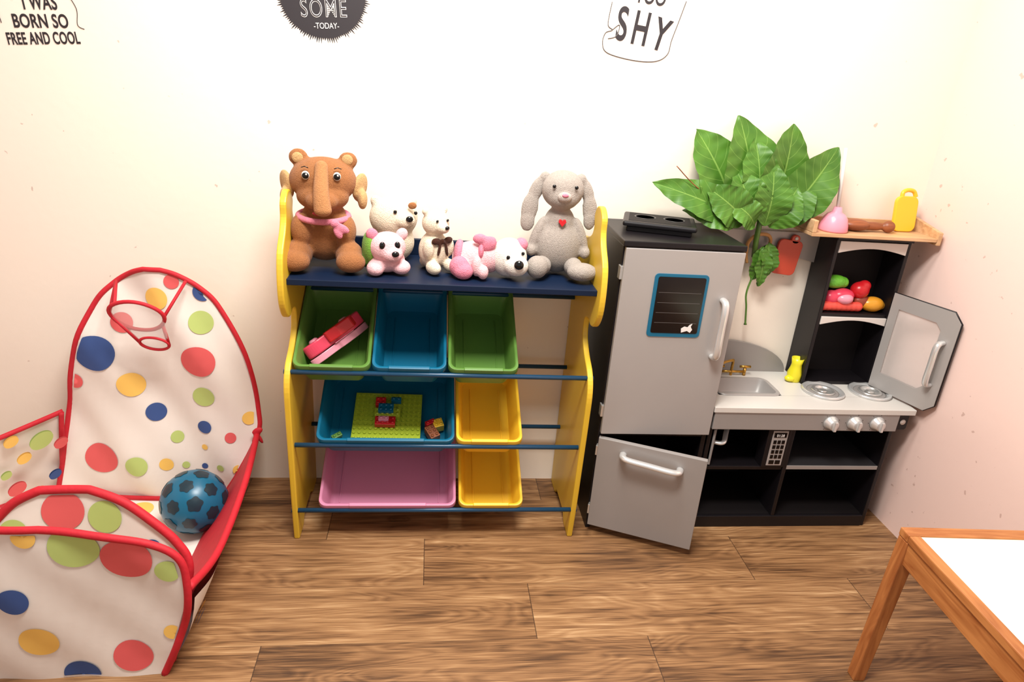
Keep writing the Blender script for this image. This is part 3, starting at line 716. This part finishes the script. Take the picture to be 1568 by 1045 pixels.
def dots(rows,yf,L,name):
    zmax=rows[-1][0]-.012
    for (x,z,r,c) in L:
        V=[];F=[];n=36
        for sgn in(-1,1):
            s=len(V);V.append((x,yf(x,z)+sgn*.0025,z))
            for rr in(.5,1.):
                for i in range(n):
                    a=2*math.pi*i/n;px=x+r*rr*math.cos(a);pz=min(max(z+r*rr*math.sin(a),.008),zmax)
                    xl=interp(rows,pz,1)+.012;xr=interp(rows,pz,2)-.012;px=min(max(px,xl),xr)
                    V.append((px,yf(px,pz)+sgn*.0025,pz))
            for i in range(n):
                j=(i+1)%n
                F.append((s,s+1+i,s+1+j));F.append((s+1+i,s+1+n+i,s+1+n+j,s+1+j))
        mesh_obj(name,V,F,DC[c],pen,True)
RB=[(0,-1.215,-.690),(.12,-1.19,-.620),(.25,-1.165,-.558),(.34,-1.148,-.556),(.535,-1.093,-.580),(.69,-1.020,-.650),(.755,-.962,-.705),(.792,-.905,-.765),(.807,-.865,-.815)]
yB=lambda x,z:-.125-.012*math.sin(x*19+z*5)-.009*math.sin(z*14)+.03*(z/.8)-.004*math.sin(x*41+z*23)
flap('back_flap',RB,yB,M['cloth'])
def sk(px,py,r,c):   # fabric pattern sketch -> metres on the flap
    x=-.578+(px-375)*(.001958+(py-540)*6e-7)-(py-540)*.000138
    z=.55-(py-540)*.00227-(py-540)**2*1e-6+(px-375)*.00006
    return (x,z,r*.00205,c)
dots(RB,yB,[sk(*q) for q in [(143,540,29,'b'),(150,697,26,'r'),(302,553,26,'r'),(196,590,20,'y'),(306,495,18,'g'),(308,609,17,'g'),(232,633,15,'b'),(309,654,11,'b'),(265,670,10,'g'),(250,707,11,'y'),(206,706,17,'g'),(351,669,9,'r'),(366,714,10,'y'),(110,583,13,'r'),(182,497,16,'r'),(235,460,17,'y'),(258,434,11,'r'),(306,450,14,'b'),(309,712,5,'b'),(309,684,5,'y'),(280,709,6,'g'),(380,642,11,'y'),(335,713,6,'g')]],'dot')
RA=[(0,-1.30,-.622),(.1,-1.34,-.580),(.20,-1.37,-.548),(.28,-1.375,-.540),(.353,-1.36,-.553),(.395,-1.31,-.61),(.42,-1.22,-.70),(.436,-1.08,-.84)]
yA=lambda x,z:-.868-.010*math.sin(x*13+1)*math.sin(z*8)-.003*math.sin(x*33+z*28)
flap('front_flap',RA,yA,M['cloth'],.009)
def ska(px,py,r,c):
    h=1040-py;return (-.628+(px-245)*(.00148-h*7e-7)+h*.0002,h*.00193,r*.00142,c)
dots(RA,yA,[ska(*q) for q in [(18,912,24,'b'),(57,976,31,'y'),(200,1008,32,'r'),(122,1034,30,'b'),(108,838,38,'g'),(190,856,40,'r'),(256,874,20,'g'),(262,970,14,'y'),(30,824,18,'y'),(-60,900,28,'r'),(-90,1000,26,'g')]],'dot')
RC=[(0,-1.16,-.62),(.12,-1.14,-.595),(.2435,-1.09,-.572),(.31,-1.06,-.60),(.3645,-1.01,-.655),(.41,-.965,-.72),(.437,-.91,-.80)]
yC=lambda x,z:-.82+.10*(z/.43)-.006*math.sin(x*17)
flap('inner_flap',RC,yC,M['cloth'],.011)
dots(RC,yC,[(-.86,.385,.048,'r'),(-.765,.372,.040,'g'),(-.655,.30,.02,'b'),(-.97,.34,.03,'g'),(-.91,.30,.03,'y')],'dot')
def loft(name,A,B,m,n=6,bulge=(0,0,0),seg=8):
    A=smoothcurve(A,seg);B=smoothcurve(B,seg);V=[];F=[];bv=Vector(bulge)
    for i in range(len(A)):
        for j in range(n+1):
            t=j/n;V.append(A[i]*(1-t)+B[i]*t+bv*math.sin(math.pi*t))
    k=n+1
    for i in range(len(A)-1):
        for j in range(n):F.append((i*k+j,i*k+j+1,(i+1)*k+j+1,(i+1)*k+j))
    mesh_obj(name,V,F,m,pen,True);return A,B
la=[(-1.215,-.10,.004),(-1.36,-.17,.004),(-1.52,-.42,.004),(-1.36,-.86,.004)];lb_=[(-1.150,-.13,.335),(-1.28,-.24,.30),(-1.42,-.48,.30),(-1.37,-.86,.28)]
a_,b_=loft('left_side',la,lb_,M['cloth'],8,(-.01,0,0))
sweep('left_side_top_edge',b_,.008,M['red'],pen,n=8);sweep('left_side_bottom_edge',a_,.010,M['red'],pen,n=8)
def wdot(c,u,v,r,m):
    c=Vector(c);u=Vector(u).normalized();v=Vector(v).normalized();n=u.cross(v).normalized();V=[];F=[]
    for s in(-.003,.003):
        b=len(V)
        for i in range(28):V.append(c+n*s+u*r*math.cos(i*math.pi/14)+v*r*math.sin(i*math.pi/14))
        F.append(tuple(range(b,b+28)))
    mesh_obj('dot',V,F,m,pen)
U=Vector((-.13,-.11,-.03));Vv=Vector((.07,-.04,.31))
for (s,t,r,c) in((.35,.80,.033,'g'),(.05,.72,.02,'r'),(.62,.62,.02,'y'),(.8,.85,.02,'y'),(.75,.25,.026,'r'),(.42,.14,.022,'y'),(.15,.33,.018,'b'),(.9,.45,.015,'g')):
    q=Vector((-1.205,-.108,.004))+Vector((-.15,-.085,0))*s*1.0+Vector((.068,-.045,.32))*t+Vector((.004,-.012,0))
    wdot(q,U,Vv,r,DC[c])
ra=[(-.690,-.14,.004),(-.695,-.40,.004),(-.685,-.66,.004),(-.625,-.868,.004)];rb_=[(-.556,-.125,.262),(-.530,-.40,.245),(-.528,-.68,.225),(-.538,-.868,.27)]
a_,b_=loft('right_side_red',ra[:],rb_[:],M['red'],6,(.004,0,0))
sweep('right_side_top_edge',b_,.010,M['red'],pen,n=8)
a2,b2=loft('right_side_cloth',[(-.655,-.60,.02),(-.635,-.74,.02),(-.610,-.862,.02)],[(-.532,-.62,.20),(-.526,-.74,.20),(-.530,-.862,.235)],M['cloth'],6,(.016,0,0))
wdot((-.548,-.80,.12),(0,1,0),(.09,0,.2),.022,DC['b']);wdot((-.572,-.72,.08),(0,1,0),(.10,0,.18),.015,DC['y'])
prism('pen_floor',[(-1.215,-.10),(-.690,-.14),(-.690,-.66),(-.625,-.86),(-1.33,-.86),(-1.50,-.42),(-1.36,-.17)],'z',.002,.006,M['cloth'],pen)
for x,y,r,c in((-.93,-.20,.04,'y'),(-1.05,-.28,.03,'g'),(-.85,-.45,.05,'b')):
    V=[(x+r*math.cos(i*math.pi/16),y+r*math.sin(i*math.pi/16),.0072) for i in range(32)];mesh_obj('dot',V,[tuple(range(32))],DC[c],pen)
sweep('floor_red_edge',smoothcurve([(-1.215,-.115,.012),(-1.0,-.14,.012),(-.8,-.15,.012),(-.69,-.16,.012)]),.008,M['red'],pen,n=8)
sweep('corner_ribbon',smoothcurve([(-1.150,-.14,.335),(-1.175,-.13,.2),(-1.21,-.11,.01)]),.008,M['red'],pen,n=8)
hc=Vector((-.848,-.215,.700));ux=Vector((1,0,-.10)).normalized();uy=Vector((.12,-.42,.90)).normalized()
ring=[hc+ux*.076*math.cos(a)*(1+.04*math.sin(3*a))+uy*.058*math.sin(a) for a in [i*2*math.pi/32 for i in range(32)]]
sweep('hoop_ring',ring,.006,M['red'],pen,closed=True,n=8)
nd=Vector((.030,.02,-.095))
ring2=[hc+nd+ux*.042*math.cos(a)+uy*.026*math.sin(a) for a in [i*2*math.pi/32 for i in range(32)]]
V=ring+ring2;mesh_obj('hoop_net',V,[(i,(i+1)%32,32+(i+1)%32,32+i) for i in range(32)],M['net'],pen,True)
sweep('net_hem',ring2,.0045,M['red'],pen,closed=True,n=6)
sweep('cord_left',[(-.935,-.12,.775),ring[16]],.005,M['red'],pen,n=6);sweep('cord_right',[(-.735,-.12,.782),ring[1]],.005,M['red'],pen,n=6)
sweep('cord_left_2',[(-.935,-.12,.775),ring[12]],.005,M['red'],pen,n=6);sweep('cord_low',[ring[30],hc+nd+ux*.042],.005,M['red'],pen,n=6)
sweep('cord_low_2',[ring[17],hc+nd-ux*.042],.005,M['red'],pen,n=6)
blob('ribbon_tie',[(-.552,-.14,.275,.02,.008,.012,(0,-30,0)),(-.560,-.145,.25,.008,.006,.026,(0,20,0)),(-.545,-.145,.25,.007,.006,.022,(0,-25,0))],M['red'],pen,.003)

bl=empty('blue_toy_ball',(-.718,-.300,.1095))
R0=.100
blob('ball_skin',[(0,0,0,R0,R0,R0)],M['bblue'],bl)
g=(1+5**.5)/2
ico=[Vector(v).normalized() for v in [(-1,g,0),(1,g,0),(-1,-g,0),(1,-g,0),(0,-1,g),(0,1,g),(0,-1,-g),(0,1,-g),(g,0,-1),(g,0,1),(-g,0,-1),(-g,0,1)]]
fc=[]
for i in range(12):
    for j in range(i+1,12):
        for k in range(j+1,12):
            if (ico[i]-ico[j]).length<1.1 and (ico[j]-ico[k]).length<1.1 and (ico[i]-ico[k]).length<1.1: fc.append((ico[i]+ico[j]+ico[k]).normalized())
dk=mat('ball_dark_patch',(18,44,56),rough=.35)
V=[];F=[]
rot=Euler((.5,.3,.2)).to_matrix()
for d,ar,ns in [(q,.24,5) for q in ico]+[(q,.22,6) for q in fc]:
    d=rot@d;a=d.orthogonal().normalized();b=d.cross(a);s=len(V)
    V.append(d*(R0+.0012))
    for rr in(.5,1.):
        for i in range(30):
            t=2*math.pi*i/30
            rad=ar*rr*(.93+.10*math.cos(ns*t))
            V.append((d*math.cos(rad)+(a*math.cos(t)+b*math.sin(t))*math.sin(rad))*(R0+.0012))
    for i in range(30):
        j=(i+1)%30;F.append((s,s+1+i,s+1+j));F.append((s+1+i,s+31+i,s+31+j,s+1+j))
mesh_obj('ball_patches',V,F,dk,bl,True)

# ---------------------------------------------------------------- kids table
tb=empty('kids_activity_table',(1.192,-.905,0),(0,0,math.radians(-3)))
TH=.460;TW,TD=.465,.72
box('frame_back',tb,0,TW,-.036,0,TH-.022,TH,M['wood_x'],.003)
box('frame_left',tb,0,.030,-TD,-.036,TH-.022,TH,M['wood_y'],.003)
box('frame_right',tb,TW-.036,TW,-TD,-.036,TH-.022,TH,M['wood_y'],.003)
box('frame_front',tb,.030,TW-.036,-TD,-TD+.036,TH-.022,TH,M['wood_x'],.003)
box('white_top',tb,.030,TW-.036,-TD+.036,-.036,TH-.018,TH-.004,M['tbl_w'],0)
box('apron_left',tb,.004,.022,-TD+.03,-.03,TH-.085,TH-.022,M['wood_y'],.002)
box('apron_back',tb,.03,TW-.03,-.028,-.010,TH-.080,TH-.022,M['wood_x'],.002)
box('apron_right',tb,TW-.028,TW-.010,-TD+.03,-.03,TH-.080,TH-.022,M['wood_y'],.002)
box('apron_front',tb,.03,TW-.03,-TD+.010,-TD+.028,TH-.080,TH-.022,M['wood_x'],.002)
def leg(name,x,y,dx,dy):
    w=.019;V=[]
    for z,ox,oy,s in((0,dx,dy,.016),(TH-.022,0,0,w)):
        V+=[(x+ox+a*s,y+oy+b*s,z) for a,b in((-1,-1),(1,-1),(1,1),(-1,1))]
    F=[(3,2,1,0),(4,5,6,7)]+[(i,(i+1)%4,4+(i+1)%4,4+i) for i in range(4)]
    bevel(mesh_obj(name,V,F,M['wood_z'],tb),.003)
leg('leg_1',.020,-.020,-.036,-.022);leg('leg_2',TW-.02,-.02,-.004,0);leg('leg_3',.02,-TD+.02,-.03,.0);leg('leg_4',TW-.02,-TD+.02,-.004,0)

# ---------------------------------------------------------------- lights
w=bpy.data.worlds.new('world');scn.world=w;w.use_nodes=True
bg=w.node_tree.nodes['Background'];bg.inputs[0].default_value=(1.,.96,.93,1);bg.inputs[1].default_value=.56
def area(name,loc,rot,size,e,c=(1,.95,.88)):
    l=bpy.data.lights.new(name,'AREA');l.shape='RECTANGLE';l.size=size[0];l.size_y=size[1];l.energy=e;l.color=c
    o=bpy.data.objects.new(name,l);col.objects.link(o);o.location=loc;o.rotation_euler=rot;return o
area('ceiling_lamp',(.1,-1.3,2.65),(math.radians(12),0,0),(.8,.4),72,(1,.97,.91))
area('ceiling_lamp.001',(.3,-.60,2.65),(0,0,0),(.6,.3),26,(1,.97,.91))

# ---------------------------------------------------------------- camera
cd=bpy.data.cameras.new('camera');cd.sensor_width=36;cd.lens=1036.18/1568*36;cd.clip_start=.05
co=bpy.data.objects.new('camera',cd);col.objects.link(co)
r=Vector((.99182,-.10487,.07273));u=Vector((-.02809,.37653,.92598));b=-Vector((.12449,.92045,-.37050))
co.matrix_world=Matrix(((r.x,u.x,b.x,0),(r.y,u.y,b.y,-2.1906),(r.z,u.z,b.z,1.45),(0,0,0,1)))
scn.camera=co
